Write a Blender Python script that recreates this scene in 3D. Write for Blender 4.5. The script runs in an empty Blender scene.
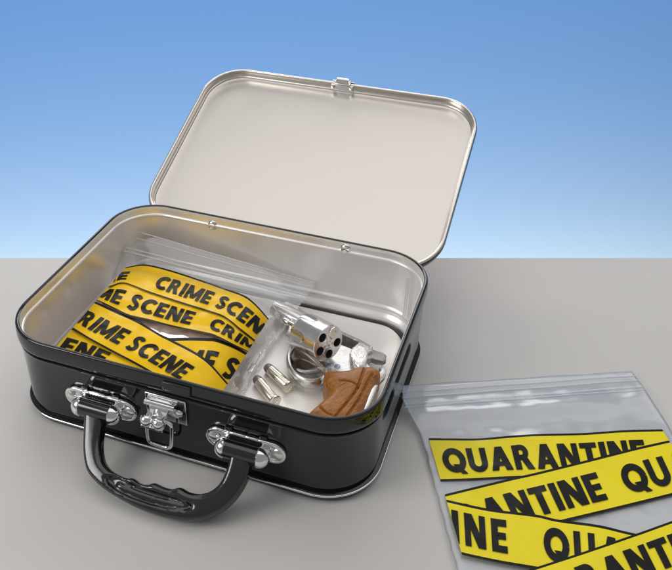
import bpy, bmesh, math, random
from math import sin, cos, pi, radians, sqrt, atan2, hypot
from mathutils import Vector, Matrix, noise
from mathutils.geometry import delaunay_2d_cdt

random.seed(4)
S = 0.28                      # metres per case width
sc = bpy.context.scene
COL = sc.collection
WORLD = {}

# ------------------------------------------------------------------ materials
def mat(name, base, rough=.5, metal=0., coat=0., coat_r=.03, noise_amt=0., noise_scale=60., bump=0., bump_scale=400.,
        spec=.5, rough_var=0., stretch=None, alpha=None, trans=0.):
    m = bpy.data.materials.new(name); m.use_nodes = True
    nt = m.node_tree; b = nt.nodes['Principled BSDF']
    b.inputs['Base Color'].default_value = (*base, 1); b.inputs['Roughness'].default_value = rough
    b.inputs['Metallic'].default_value = metal; b.inputs['Coat Weight'].default_value = coat
    b.inputs['Coat Roughness'].default_value = coat_r; b.inputs['Specular IOR Level'].default_value = spec
    b.inputs['Transmission Weight'].default_value = trans
    tc = nt.nodes.new('ShaderNodeTexCoord'); src = tc.outputs['Object']
    if stretch:
        mp = nt.nodes.new('ShaderNodeMapping'); mp.inputs['Scale'].default_value = stretch
        nt.links.new(src, mp.inputs['Vector']); src = mp.outputs['Vector']
    if noise_amt or rough_var:
        n = nt.nodes.new('ShaderNodeTexNoise'); n.inputs['Scale'].default_value = noise_scale
        n.inputs['Detail'].default_value = 6; nt.links.new(src, n.inputs['Vector'])
        if noise_amt:
            r = nt.nodes.new('ShaderNodeValToRGB')
            r.color_ramp.elements[0].position = .3; r.color_ramp.elements[1].position = .7
            r.color_ramp.elements[0].color = (*[c*(1-noise_amt) for c in base], 1)
            r.color_ramp.elements[1].color = (*[min(1, c*(1+noise_amt)) for c in base], 1)
            nt.links.new(n.outputs['Fac'], r.inputs['Fac']); nt.links.new(r.outputs['Color'], b.inputs['Base Color'])
        if rough_var:
            mr = nt.nodes.new('ShaderNodeMapRange'); mr.inputs[1].default_value = .3; mr.inputs[2].default_value = .7
            mr.inputs[3].default_value = max(0, rough-rough_var); mr.inputs[4].default_value = rough+rough_var
            nt.links.new(n.outputs['Fac'], mr.inputs[0]); nt.links.new(mr.outputs[0], b.inputs['Roughness'])
    if bump:
        n2 = nt.nodes.new('ShaderNodeTexNoise'); n2.inputs['Scale'].default_value = bump_scale; n2.inputs['Detail'].default_value = 3
        nt.links.new(src, n2.inputs['Vector'])
        bp = nt.nodes.new('ShaderNodeBump'); bp.inputs['Strength'].default_value = bump; bp.inputs['Distance'].default_value = .001
        nt.links.new(n2.outputs['Fac'], bp.inputs['Height']); nt.links.new(bp.outputs['Normal'], b.inputs['Normal'])
    return m

def film_mat(name, tint, lo, hi, haze, rough=.08):
    """clear plastic film: mostly see-through, a shiny skin that strengthens at grazing angles, a little milky haze"""
    m = bpy.data.materials.new(name); m.use_nodes = True
    nt = m.node_tree; N = nt.nodes; L = nt.links
    for n in list(N): N.remove(n)
    out = N.new('ShaderNodeOutputMaterial')
    tr = N.new('ShaderNodeBsdfTransparent'); tr.inputs['Color'].default_value = (.97, .98, .99, 1)
    df = N.new('ShaderNodeBsdfDiffuse'); df.inputs['Color'].default_value = (*tint, 1)
    gl = N.new('ShaderNodeBsdfGlossy'); gl.inputs['Roughness'].default_value = rough; gl.inputs['Color'].default_value = (.95, .97, 1, 1)
    m1 = N.new('ShaderNodeMixShader'); m1.inputs['Fac'].default_value = haze
    L.new(tr.outputs[0], m1.inputs[1]); L.new(df.outputs[0], m1.inputs[2])
    lw = N.new('ShaderNodeLayerWeight'); lw.inputs['Blend'].default_value = .35
    mr = N.new('ShaderNodeMapRange'); mr.inputs[3].default_value = lo; mr.inputs[4].default_value = hi
    L.new(lw.outputs['Facing'], mr.inputs[0])
    m2 = N.new('ShaderNodeMixShader'); L.new(mr.outputs[0], m2.inputs['Fac'])
    L.new(m1.outputs[0], m2.inputs[1]); L.new(gl.outputs[0], m2.inputs[2])
    tc = N.new('ShaderNodeTexCoord'); nz = N.new('ShaderNodeTexNoise'); nz.inputs['Scale'].default_value = 45; nz.inputs['Detail'].default_value = 2
    L.new(tc.outputs['Object'], nz.inputs['Vector'])
    bp = N.new('ShaderNodeBump'); bp.inputs['Strength'].default_value = .16; bp.inputs['Distance'].default_value = .002
    L.new(nz.outputs['Fac'], bp.inputs['Height']); L.new(bp.outputs['Normal'], gl.inputs['Normal'])
    L.new(m2.outputs[0], out.inputs['Surface'])
    return m

GRAIN = 62
def wood_mat():
    m = mat('oiled_walnut', (.36, .12, .025), .36, spec=.3, coat=.12, coat_r=.12)
    nt = m.node_tree; b = nt.nodes['Principled BSDF']; N = nt.nodes; L = nt.links
    tc = N.new('ShaderNodeTexCoord'); mp = N.new('ShaderNodeMapping'); mp.inputs['Scale'].default_value = (80, 620, 200)
    m0 = N.new('ShaderNodeMapping'); m0.inputs['Rotation'].default_value = (0, 0, radians(-GRAIN)); L.new(tc.outputs['Object'], m0.inputs['Vector']); L.new(m0.outputs['Vector'], mp.inputs['Vector'])
    n = N.new('ShaderNodeTexNoise'); n.inputs['Scale'].default_value = 1.6; n.inputs['Detail'].default_value = 8; n.inputs['Distortion'].default_value = .8
    L.new(mp.outputs['Vector'], n.inputs['Vector'])
    r = N.new('ShaderNodeValToRGB'); e = r.color_ramp.elements
    e[0].position = .28; e[0].color = (.11, .032, .006, 1); e[1].position = .74; e[1].color = (.44, .170, .022, 1)
    x = e.new(.48); x.color = (.30, .108, .014, 1)
    L.new(n.outputs['Fac'], r.inputs['Fac']); L.new(r.outputs['Color'], b.inputs['Base Color'])
    bp = N.new('ShaderNodeBump'); bp.inputs['Strength'].default_value = .15; bp.inputs['Distance'].default_value = .0005
    L.new(n.outputs['Fac'], bp.inputs['Height']); L.new(bp.outputs['Normal'], b.inputs['Normal'])
    return m

M = dict(
    table=mat('grey_laminate', (.67, .652, .628), .45, noise_amt=.025, noise_scale=9, bump=.03, bump_scale=2500, spec=.25),
    backdrop=mat('blue_paper', (.057, .315, .86), .95, spec=.1),
    lacquer=mat('black_lacquer', (.0085, .0095, .0125), .055, coat=0, rough_var=.02, noise_scale=20, spec=.6),
    tin=mat('tinplate', (.95, .935, .92), .36, metal=.68, rough_var=.04, noise_scale=50, bump=.05, bump_scale=900),
    tin_lid=mat('lid_tinplate', (.735, .70, .66), .31, metal=1, rough_var=.02, noise_scale=30, bump=.05, bump_scale=1200),
    tin_rim=mat('rim_tinplate', (.80, .755, .70), .20, metal=1, rough_var=.05, noise_scale=80, bump=.04, bump_scale=900),
    tin_floor=mat('satin_tinplate', (.93, .905, .88), .44, metal=.6, rough_var=.04, noise_scale=40, bump=.05, bump_scale=900),
    chrome=mat('chrome', (.88, .88, .88), .08, metal=1, rough_var=.04, noise_scale=120),
    steel=mat('polished_steel', (.82, .81, .80), .21, metal=1, rough_var=.05, noise_scale=150),
    plastic=mat('black_plastic', (.009, .0085, .009), .13, spec=1.0, rough_var=.03, noise_scale=90),
    brass=mat('nickel_brass', (.80, .76, .66), .18, metal=1, rough_var=.06, noise_scale=150),
    lead=mat('lead', (.22, .21, .20), .42, metal=.8, noise_amt=.2, noise_scale=300),
    joint_dark=mat('joint_reflection_black', (.02, .02, .02), .3),  # black put in for the dark reflection where wall meets floor
    dark=mat('bore_shade_black', (.02, .018, .016), .5),  # black that stands for shade inside the chambers
    blackened=mat('brushed_steel', (.42, .40, .40), .35, metal=1, rough_var=.05, noise_scale=200),
    checkered=mat('checkered_steel', (.74, .73, .72), .3, metal=1, bump=.9, bump_scale=420),
    satin=mat('satin_steel', (.62, .61, .60), .27, metal=1, rough_var=.06, noise_scale=120, bump=.04, bump_scale=900),
    window=mat('dark_reflection_steel', (.16, .13, .105), .4, metal=.8),  # dark brown that stands for reflections on the gun frame
    blued=mat('blued_steel', (.28, .32, .42), .3, metal=.9),
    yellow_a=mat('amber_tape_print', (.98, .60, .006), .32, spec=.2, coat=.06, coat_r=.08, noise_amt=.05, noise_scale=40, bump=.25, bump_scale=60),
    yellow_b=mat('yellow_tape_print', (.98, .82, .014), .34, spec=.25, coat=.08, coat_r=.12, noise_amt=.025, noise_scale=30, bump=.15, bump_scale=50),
    ink=mat('black_print', (.008, .008, .008), .4, spec=.2),
    film_a=film_mat('clear_film', (.78, .79, .79), .10, .6, .17, .09),
    film_b=film_mat('milky_film', (.82, .855, .895), .04, .30, .30, .20),
    zip=film_mat('zip_plastic', (.80, .82, .85), .12, .6, .28, .12),
    bread=mat('mottled_bread', (.78, .58, .47), .8, noise_amt=.32, noise_scale=160, bump=.5, bump_scale=250),
    wood=wood_mat(),
)

# ------------------------------------------------------------------ camera model and pixel helpers (672 x 570)
F, PITCH, CH, CD, YAW, CX, PPX = 801.93, radians(36.01), 1.5624+.022, 1.7549, radians(-20.55), -.1243, 336-61.9
D, H, RC = .7326, .276, .142
LID_A, LID_Z = radians(21.74), .276-.0609
CASE = Matrix.Translation((CX*S, 0, 0)) @ Matrix.Rotation(YAW, 4, 'Z')
CASE_U = Matrix.Translation((CX, 0, 0)) @ Matrix.Rotation(YAW, 4, 'Z')
INV = CASE_U.inverted()
def ray(x, y):
    r0, r2 = (x-PPX)/F, (285-y)/F
    return Vector((0, -CD, CH)), Vector((r0, cos(PITCH)+r2*sin(PITCH), -sin(PITCH)+r2*cos(PITCH)))
def world_z(x, y, z):
    o, d = ray(x, y); t = (z-CH)/d.z
    return o+d*t
def at(x, y, z):                       # case frame, on a level at height z
    return INV @ world_z(x, y, z)
def on_plane(x, y, p, n):              # case frame, on any plane
    o, d = ray(x, y); o = INV @ o; d = INV.to_3x3() @ d
    return o + d*((p-o).dot(n)/d.dot(n))
def at_v(x, y, v):                     # case frame, on the upright plane at depth v
    return on_plane(x, y, Vector((0, v, 0)), Vector((0, 1, 0)))

# ------------------------------------------------------------------ object helpers
def thing(name, label, cat, m=None, group=None):
    """empty; m is its matrix in real metres"""
    o = bpy.data.objects.new(name, None); COL.objects.link(o); o.empty_display_size = .02
    o.matrix_world = m or Matrix(); WORLD[o.name] = (m or Matrix()).copy()
    o['label'] = label; o['category'] = cat
    if group: o['group'] = group
    return o
def obj(name, bm, m, parent=None, frame=None, smooth=True, bevel=0, angle=40, label=None):
    """bm holds case-width units in `frame` (metres matrix); becomes one mesh object in the parent's space"""
    fr = frame if frame is not None else Matrix()
    T = fr @ Matrix.Scale(S, 4)
    par = Matrix()
    if parent is not None: par = WORLD[parent.name]
    bmesh.ops.transform(bm, matrix=par.inverted() @ T, verts=bm.verts)
    bmesh.ops.remove_doubles(bm, verts=bm.verts, dist=1e-6)
    me = bpy.data.meshes.new(name); bm.to_mesh(me); bm.free()
    for mm in (m if isinstance(m, (list, tuple)) else [m]): me.materials.append(mm)
    if smooth:
        me.polygons.foreach_set('use_smooth', [True]*len(me.polygons)); 
        try: me.set_sharp_from_angle(angle=radians(angle))
        except Exception: pass
    o = bpy.data.objects.new(name, me); COL.objects.link(o)
    if parent is not None: o.parent = parent
    WORLD[o.name] = par.copy()
    if bevel:
        b = o.modifiers.new('Bevel', 'BEVEL'); b.width = bevel*S; b.segments = 3; b.limit_method = 'ANGLE'; b.angle_limit = radians(35)
    if label: o['label'] = label
    return o
def tag(o, label, cat, group=None):
    o['label'] = label; o['category'] = cat
    if group: o['group'] = group

# ------------------------------------------------------------------ geometry helpers
def rr(w, d, r, n=14, m=10):
    pts = []
    for cx, cy, a in ((w/2-r, d/2-r, 0), (-w/2+r, d/2-r, 90), (-w/2+r, -d/2+r, 180), (w/2-r, -d/2+r, 270)):
        for i in range(n+1):
            q = radians(a+90*i/n); pts.append(Vector((cx+r*cos(q), cy+r*sin(q), 0)))
    out = []
    for i, p in enumerate(pts):
        q = pts[(i+1) % len(pts)]; out.append(p)
        if (q-p).length > .1:
            for k in range(1, m): out.append(p.lerp(q, k/m))
    return out
def rings(bm, loops, closed=True, cap0=False, cap1=False):
    vs = [[bm.verts.new(p) for p in l] for l in loops]
    for a, b in zip(vs[:-1], vs[1:]):
        n = len(a)
        for i in range(n if closed else n-1):
            j = (i+1) % n
            bm.faces.new((a[i], a[j], b[j], b[i]))
    if cap0: bm.faces.new(list(reversed(vs[0])))
    if cap1: bm.faces.new(vs[-1])
    return vs
def sweep_rr(profile, cap1=False, cap0=False, xf=None):
    bm = bmesh.new(); loops = []
    for o, z in profile:
        l = [Vector((p.x, p.y, z)) for p in rr(1+2*o, D+2*o, RC+o)]
        loops.append([xf(p) for p in l] if xf else l)
    rings(bm, loops, cap0=cap0, cap1=cap1)
    bmesh.ops.recalc_face_normals(bm, faces=bm.faces)
    return bm
def basis(axis):
    a = axis.normalized(); h = Vector((0, 0, 1)) if abs(a.z) < .9 else Vector((1, 0, 0))
    x = a.cross(h).normalized(); return x, a.cross(x).normalized(), a
def tube(bm, pts, r, n=12, caps=True, closed=False, flat=None):
    """pts along a path, r a radius or list; flat=(dir, k) squashes along dir"""
    pts = [Vector(p) for p in pts]; N = len(pts)
    rs = r if isinstance(r, (list, tuple)) else [r]*N
    loops = []; px = None
    for i, p in enumerate(pts):
        if closed: t = pts[(i+1) % N]-pts[i-1]
        else: t = pts[min(i+1, N-1)]-pts[max(i-1, 0)]
        t.normalize()
        if px is None: px, py, _ = basis(t)
        else:
            px = (px - t*px.dot(t)).normalized(); py = t.cross(px)
        l = []
        for k in range(n):
            q = 2*pi*k/n; o = px*cos(q)*rs[i]+py*sin(q)*rs[i]
            if flat: o = o - flat[0]*o.dot(flat[0])*(1-flat[1])
            l.append(p+o)
        loops.append(l)
    if closed:
        loops.append(loops[0])
        rings(bm, loops)
    else: rings(bm, loops, cap0=caps, cap1=caps)
    bmesh.ops.recalc_face_normals(bm, faces=bm.faces)
    return bm
def lathe(bm, origin, axis, prof, n=32, caps=True):
    x, y, a = basis(Vector(axis)); o = Vector(origin)
    loops = [[o+a*h+(x*cos(2*pi*k/n)+y*sin(2*pi*k/n))*max(r, 1e-5) for k in range(n)] for r, h in prof]
    rings(bm, loops, cap0=caps, cap1=caps)
    bmesh.ops.recalc_face_normals(bm, faces=bm.faces)
    return bm
def box(bm, c, sx, sy, sz, mtx=None):
    v = []
    for dx, dy, dz in ((-1,-1,-1),(1,-1,-1),(1,1,-1),(-1,1,-1),(-1,-1,1),(1,-1,1),(1,1,1),(-1,1,1)):
        p = Vector((dx*sx/2, dy*sy/2, dz*sz/2))
        if mtx: p = mtx @ p
        v.append(bm.verts.new(Vector(c)+p))
    for f in ((3,2,1,0),(4,5,6,7),(0,1,5,4),(1,2,6,5),(2,3,7,6),(3,0,4,7)): bm.faces.new([v[i] for i in f])
    return bm
def catmull(pts, k=6):
    P = [Vector(p) for p in pts]; out = []
    for i in range(len(P)-1):
        a, b, c, d = P[max(i-1, 0)], P[i], P[i+1], P[min(i+2, len(P)-1)]
        for j in range(k):
            t = j/k
            out.append(.5*((2*b)+(c-a)*t+(2*a-5*b+4*c-d)*t*t+(3*b-a-3*c+d)*t**3))
    return out+[P[-1]]
def seg_d(p, a, b):
    ab = b-a; t = max(0, min(1, (p-a).dot(ab)/max(ab.length_squared, 1e-12))); return (p-(a+ab*t)).length
def poly_d(p, L, closed=True):
    n = len(L); return min(seg_d(p, L[i], L[(i+1) % n]) for i in range(n if closed else n-1))
def inside(p, L):
    c = False; n = len(L)
    for i in range(n):
        a, b = L[i], L[i-1]
        if (a.y > p.y) != (b.y > p.y) and p.x < (b.x-a.x)*(p.y-a.y)/(b.y-a.y)+a.x: c = not c
    return c
def puff(out2, h, r, frame, grooves=(), pockets=(), step=.012, dome=0.):
    """solid from an outline: rounded edges, carved grooves (polyline, half width, depth) and sunk pockets (polygon, depth, soft)"""
    L = [Vector((p[0], p[1])) for p in out2]
    if sum(L[i-1].x*L[i].y-L[i].x*L[i-1].y for i in range(len(L))) < 0: L.reverse()
    # even out the outline
    O = []
    for i in range(len(L)):
        a, b = L[i], L[(i+1) % len(L)]; k = max(1, int((b-a).length/step))
        O += [a.lerp(b, j/k) for j in range(k)]
    pts = list(O); n0 = len(O)
    for i in range(n0):
        t = (O[(i+1) % n0]-O[i-1]).normalized(); nn = Vector((-t.y, t.x))
        for f in (.12, .4, .8):
            q = O[i]+nn*r*f
            if inside(q, O) and poly_d(q, O) > r*f*.8: pts.append(q)
    x0, x1 = min(p.x for p in O), max(p.x for p in O); y0, y1 = min(p.y for p in O), max(p.y for p in O)
    y = y0
    while y < y1:
        x = x0
        while x < x1:
            q = Vector((x+step*.13*random.random(), y+step*.13*random.random()))
            if inside(q, O) and poly_d(q, O) > r*.95: pts.append(q)
            x += step
        y += step
    for line, wd, dp in grooves:
        for i in range(len(line)-1):
            a, b = Vector(line[i]), Vector(line[i+1]); k = max(1, int((b-a).length/(step*.5)))
            t = (b-a).normalized(); nn = Vector((-t.y, t.x))
            for j in range(k):
                for f in (-1.05, -.5, 0, .5, 1.05):
                    q = a.lerp(b, j/k)+nn*wd*f
                    if inside(q, O) and poly_d(q, O) > r*.5: pts.append(q)
    for poly, dp, soft in pockets:
        PP = [Vector(p) for p in poly]
        for i in range(len(PP)):
            a, b = PP[i], PP[(i+1) % len(PP)]; k = max(1, int((b-a).length/(step*.5)))
            t = (b-a).normalized(); nn = Vector((-t.y, t.x))
            for j in range(k):
                for f in (-1, -.5, 0, .5, 1):
                    q = a.lerp(b, j/k)+nn*soft*f
                    if inside(q, O) and poly_d(q, O) > r*.5: pts.append(q)
    vs, es, fs, *_ = delaunay_2d_cdt(pts, [(i, (i+1) % n0) for i in range(n0)], [], 1, 1e-5)
    fs = [f for f in fs if inside(sum((vs[i] for i in f), Vector((0, 0)))/len(f), O)]
    bm = bmesh.new(); T = []; B = []
    for p in vs:
        d = min(poly_d(p, O), r); k = r-r*(1-sqrt(max(0, 1-(1-d/r)**2)))   # 0 at the edge, r inside
        dd = poly_d(p, O) if dome else 0
        zt = h-r+k+dome*min(1, dd/.05)*(2-min(1, dd/.05))
        for line, wd, dp in grooves:
            g = poly_d(p, [Vector(q) for q in line], False)
            if g < wd: zt -= dp*(1-(g/wd)**2)
        for poly, dp, soft in pockets:
            PP = [Vector(q) for q in poly]; g = poly_d(p, PP); g = g if inside(p, PP) else -g
            u = max(0, min(1, (g+soft)/(2*soft))); zt -= dp*u*u*(3-2*u)
        T.append(bm.verts.new(frame(p.x, p.y, zt))); B.append(bm.verts.new(frame(p.x, p.y, r-k)))
    for f in fs:
        try: bm.faces.new([T[i] for i in f]); bm.faces.new([B[i] for i in reversed(f)])
        except ValueError: pass
    cnt = {}
    for f in fs:
        for i in range(len(f)):
            a, b = f[i], f[(i+1) % len(f)]; cnt.setdefault((min(a, b), max(a, b)), []).append((a, b))
    for e in cnt.values():
        if len(e) == 1:
            a, b = e[0]
            try: bm.faces.new((T[b], T[a], B[a], B[b]))
            except ValueError: pass
    bmesh.ops.recalc_face_normals(bm, faces=bm.faces)
    return bm
def remesh(bm, voxel, iters=5):
    """even quads over a carved solid, then a little smoothing, so highlights run clean"""
    bmesh.ops.remove_doubles(bm, verts=bm.verts, dist=1e-6)
    me = bpy.data.meshes.new('tmp'); bm.to_mesh(me); bm.free(); o = bpy.data.objects.new('tmp', me); COL.objects.link(o)
    r = o.modifiers.new('r', 'REMESH'); r.mode = 'VOXEL'; r.voxel_size = voxel
    sm = o.modifiers.new('s', 'SMOOTH'); sm.factor = .5; sm.iterations = iters
    bpy.context.view_layer.update(); dg = bpy.context.evaluated_depsgraph_get()
    m2 = bpy.data.meshes.new_from_object(o.evaluated_get(dg)); bpy.data.objects.remove(o)
    bm = bmesh.new(); bm.from_mesh(m2); bpy.data.meshes.remove(m2); return bm
def join(bm, other):
    me = bpy.data.meshes.new('tmp'); other.to_mesh(me); other.free(); bm.from_mesh(me); bpy.data.meshes.remove(me); return bm

# ------------------------------------------------------------------ setting
bm = bmesh.new()
TE = world_z(336, 258, 0).y
box(bm, (0, (TE-6)/2, -.03), 12, TE+6, .06)
t_ = obj('tabletop', bm, M['table'], smooth=False); t_['kind'] = 'structure'
bm = bmesh.new()
BY = 2.6
box(bm, (0, BY+.02, -.9), 12, .02, 3.6)
b_ = obj('backdrop', bm, M['backdrop'], smooth=False); b_['kind'] = 'structure'

# ------------------------------------------------------------------ the metal case
case = thing('metal_case', 'open black lacquered metal case with tin lined inside, folded down handle and raised lid', 'case', CASE)
C = dict(parent=case, frame=CASE)
arc = [(-.006+.006*cos(radians(a)), .2775+.006*sin(radians(a))) for a in (150, 120, 90, 60, 30, 0)]
shell = arc+[(.0012, .268), (.0020, .258), (.0020, .246), (.0012, .2385), (-.0015, .2345), (-.0065, .2330), (-.0080, .2305), (-.0070, .2280), (-.0030, .2265), (-.0018, .2240),
             (-.0030, .2210), (-.0042, .2160), (-.0042, .050), (-.0034, .0445), (-.0042, .040), (-.0075, .0375), (-.0085, .0335), (-.0075, .0295), (.0020, .0280), (.0050, .0265)]
obj('outer_shell', sweep_rr(shell), M['lacquer'], **C)
foot = [(.0050, .0205), (.0046, .017), (.0025, .009), (-.001, .003), (-.006, 0.001), (-.02, 0.001)]
obj('base_flange', sweep_rr(foot, cap1=True), M['lacquer'], **C)
trim = [(.0045+.0031*cos(radians(a)), .0235+.0031*sin(radians(a))) for a in range(100, -110, -30)]
obj('base_trim', sweep_rr(trim), M['chrome'], **C)
FZ = .040
lining = [(-.0111, .2805), (-.0125, .275), (-.013, .268), (-.0125, .262), (-.0135, .256), (-.0175, .2535), (-.0185, .2505), (-.0175, .2475), (-.0145, .245), (-.014, .24),
          (-.014, .15), (-.014, .088), (-.016, .084), (-.0195, .081), (-.0205, .077), (-.0195, .073), (-.0165, .070), (-.0165, .062), (-.020, .056), (-.026, .050), (-.030, .042), (-.032, .030)]
obj('inner_lining', sweep_rr(lining), M['tin'], **C)
floor_p = [(-.032, .030), (-.040, .029), (-.047, .031), (-.051, .037), (-.055, FZ), (-.061, FZ+.0015), (-.067, FZ), (-.08, FZ)]
obj('floor_plate', sweep_rr(floor_p, cap1=True), M['tin_floor'], **C)
joint_ring = [(-.0335+.0035, .0315), (-.034, .036), (-.041, .0375), (-.047, .0365), (-.050, .0325), (-.050, .0305)]
obj('floor_joint_reflection', sweep_rr(joint_ring), M['joint_dark'], **C)  # added dark ring, paints the reflection along the wall and floor joint
# overlap seam near the back right corner, two pressed dimples for the hinges
bm = bmesh.new()
def pix(p):                             # where a case frame point falls in the photograph
    q = CASE_U @ p - Vector((0, -CD, CH)); dep = q.y*cos(PITCH)-q.z*sin(PITCH)
    return Vector((PPX+F*q.x/dep, 285-F*(q.y*sin(PITCH)+q.z*cos(PITCH))/dep))
def corner(a, r): return Vector((.5-RC+r*cos(a), D/2-RC+r*sin(a), .165))
sa = min((radians(a) for a in range(5, 86)), key=lambda a: abs(pix(corner(a, .110)).x-406.5))
for da in (0, .075): box(bm, corner(sa+da, .1108), .0035, .0035, .150, Matrix.Rotation(sa+da, 3, 'Z'))
obj('wall_seam', bm, M['tin'], bevel=.0012, **C)
for px, py in ((212, 226), (345, 250)):
    q = at_v(px, py, .349); bm = bmesh.new()
    lathe(bm, (q.x, D/2-.0125, q.z), (0, -1, 0), [(.018, 0), (.0165, .003), (.012, .006), (.010, .0055), (.007, .004), (.0, .0035)], 24)
    obj('hinge_rivet', bm, M['chrome'], **C)
# hinge barrels between body and lid
for u in (-.27, .22):
    bm = bmesh.new(); tube(bm, [(u-.05, D/2+.0045, .256), (u+.05, D/2+.0045, .256)], .005, 12)
    box(bm, (u, D/2+.0028, .2440), .085, .002, .02)
    obj('hinge', bm, M['chrome'], **C)

# ---- lid
def lid_xf(p):                          # p: x, y in lid plane (y from -D/2), z along its open side
    w = p.y+D/2; n = Vector((0, -sin(LID_A), cos(LID_A)))
    return Vector((p.x, D/2+.010+w*cos(LID_A), LID_Z+w*sin(LID_A)))+n*p.z
arc = [(-.0055+.0055*cos(radians(a)), -.0055+.0055*sin(radians(a))) for a in (0, 30, 60, 90, 120, 150, 180)]
lin = [(-.0126, -.0245), (-.0150, -.0262), (-.0162, -.0285), (-.0172, -.0305), (-.0205, -.0318), (-.026, -.0322), (-.05, -.0322)]
lid = obj('lid', sweep_rr(lin, cap1=True, xf=lid_xf), M['tin_lid'], **C)
rim = arc+[(-.0112, -.012), (-.0118, -.0185), (-.0132, -.0205), (-.0118, -.0225), (-.0126, -.0245)]
obj('lid_rim', sweep_rr(rim, xf=lid_xf), M['tin_rim'], parent=lid, frame=CASE)
lo = [(.0005, -.0055), (.0015, -.010), (.0015, -.020), (-.001, -.024), (-.003, -.027), (-.004, -.034), (-.008, -.038), (-.016, -.040), (-.03, -.040)]
obj('lid_shell', sweep_rr(lo, cap1=True, xf=lid_xf), M['lacquer'], parent=lid, frame=CASE)
# keeper plate on the lid's front rim
un = Vector((0, -sin(LID_A), cos(LID_A)))
q = on_plane(343, 83, lid_xf(Vector((0, 0, 0))), un); ku = q.x
bm = bmesh.new()
def kb(du, w, z, sx, sy, sz):
    m3 = Matrix.Rotation(LID_A, 3, 'X'); box(bm, lid_xf(Vector((ku+du, D/2+w, z))), sx, sy, sz, m3)
kb(0, -.0145, -.012, .082, .0045, .022)
kb(0, .0048, -.012, .082, .0045, .024)
kb(0, -.005, .0025, .058, .024, .004)
obj('latch_keeper', bm, M['chrome'], parent=lid, frame=CASE, bevel=.0015)
bm = bmesh.new()
tube(bm, [lid_xf(Vector((ku-.022, D/2-.001, .0095))), lid_xf(Vector((ku+.022, D/2-.001, .0095)))], .008, 12)
obj('keeper_roll', bm, M['chrome'], parent=lid, frame=CASE)
for du in (-.034, .034):
    bm = bmesh.new(); lathe(bm, lid_xf(Vector((ku+du, D/2-.0165, -.011))), -(lid_xf(Vector((0, 1, 0)))-lid_xf(Vector((0, 0, 0)))), [(.0085, 0), (.008, .002), (.005, .0035), (0, .004)], 16)
    obj('rivet', bm, M['steel'], parent=lid, frame=CASE)

# ---- handle brackets
FV = -D/2+.0042                          # front wall surface
sleeves = []
for (x0, y0), (x1, y1) in (((64, 391.5), (136.5, 416.5)), ((205, 431.5), (285.5, 459.5))):
    a = at_v(x0, y0, FV-.012); b = at_v(x1, y1, FV-.012); cu, cz = (a.x+b.x)/2, (a.z+b.z)/2-.004
    hl = (b.x-a.x)/2; hh = .034
    def fr(x, y, z, cu=cu, cz=cz): return Vector((cu+x, FV-z, cz+y))
    st = [(hl-hh+hh*cos(radians(q)), hh*sin(radians(q))) for q in range(-90, 91, 12)]+[(-hl+hh+hh*cos(radians(q)), hh*sin(radians(q))) for q in range(90, 271, 12)]
    inner = [(x*(1-.010/hl), y*(1-.010/hh)) for x, y in st]
    br = obj('handle_bracket', puff(st, .012, .004, fr, pockets=[(inner, .0035, .002)], step=.008), M['chrome'], **C)
    dome = hl*.50
    for sgn in (-1, 1):
        bm = bmesh.new()
        prof = [(0.0275*cos(radians(q)), .0275*sin(radians(q))) for q in range(0, 91, 9)]
        if sgn > 0: lathe(bm, (cu+dome-.008, FV-.029, cz-.002), (1, 0, 0), [(.0245, -.004)]+prof, 28)
        else: lathe(bm, (cu-dome+.008, FV-.029, cz-.002), (-1, 0, 0), [(.0245, -.004)]+prof, 28)
        obj('pivot_cup', bm, M['chrome'], parent=br, frame=CASE)
        bm = bmesh.new(); sx_ = cu+sgn*(hl-.021)
        lathe(bm, (sx_, FV-.0085, cz), (0, -1, 0), [(.0155, 0), (.0150, .003), (.011, .0062), (.006, .0075), (0, .008)], 24)
        obj('screw', bm, M['steel'], parent=br, frame=CASE)
    # pressed ears behind the plate
    bm = bmesh.new()
    for sgn in (-1, 1): box(bm, (cu+sgn*.045, FV-.002, cz+hh+.001), .020, .006, .010)
    obj('mounting_ear', bm, M['lacquer'], parent=br, frame=CASE, bevel=.002)
    sleeves.append((cu, cz-.002, dome))

# ---- handle, hanging down and resting forward
pv, pz = FV-.029, (sleeves[0][1]+sleeves[1][1])/2
foot_p = at(175, 519, .026)
dirv = Vector((0, foot_p.y-pv, foot_p.z-(pz+.004))).normalized()
nrm = Vector((1, 0, 0)).cross(dirv); nrm = nrm if nrm.z > 0 else -nrm
P0 = Vector((0, pv, pz+.004))+nrm*.012
def hp(x, y):
    q = on_plane(x, y, P0, nrm)-P0; return (q.x, q.dot(dirv))
outer = [(82.6, 408), (81.6, 432), (81.3, 450), (84.5, 469), (94, 481.6), (106.6, 491.8), (130.3, 505.3), (152, 514), (174, 519.5), (193.6, 520.5), (209, 516.5), (222.6, 509), (236, 495.5), (245.7, 478.6), (249.6, 463), (251.5, 449)]
inner = [(228.5, 445), (227.4, 460), (221, 478.6), (211, 489.5), (199.4, 493.2), (188, 491.5), (179, 486.6), (171, 488.4), (162, 486.2), (153, 482.2), (146, 484.2), (138, 482.5), (131.5, 477.5), (124, 477.5), (115, 473.4), (108, 469), (101.6, 461), (99, 450), (99, 438), (102.4, 412)]
hout = [Vector((*hp(*p), 0)) for p in outer]; hin = [Vector((*hp(*p), 0)) for p in inner]
ho = [(p.x, p.y) for p in catmull(hout, 4)+catmull(hin, 4)]
slot = [(105, 477), (113, 475.5), (126, 481.5), (140, 487.2), (155, 492), (175, 498.6), (189, 503.6), (191.7, 507), (186, 510), (165, 507.5), (150, 504), (130, 497), (115, 489.5), (107, 483)]
slot = [hp(*p) for p in slot]
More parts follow.
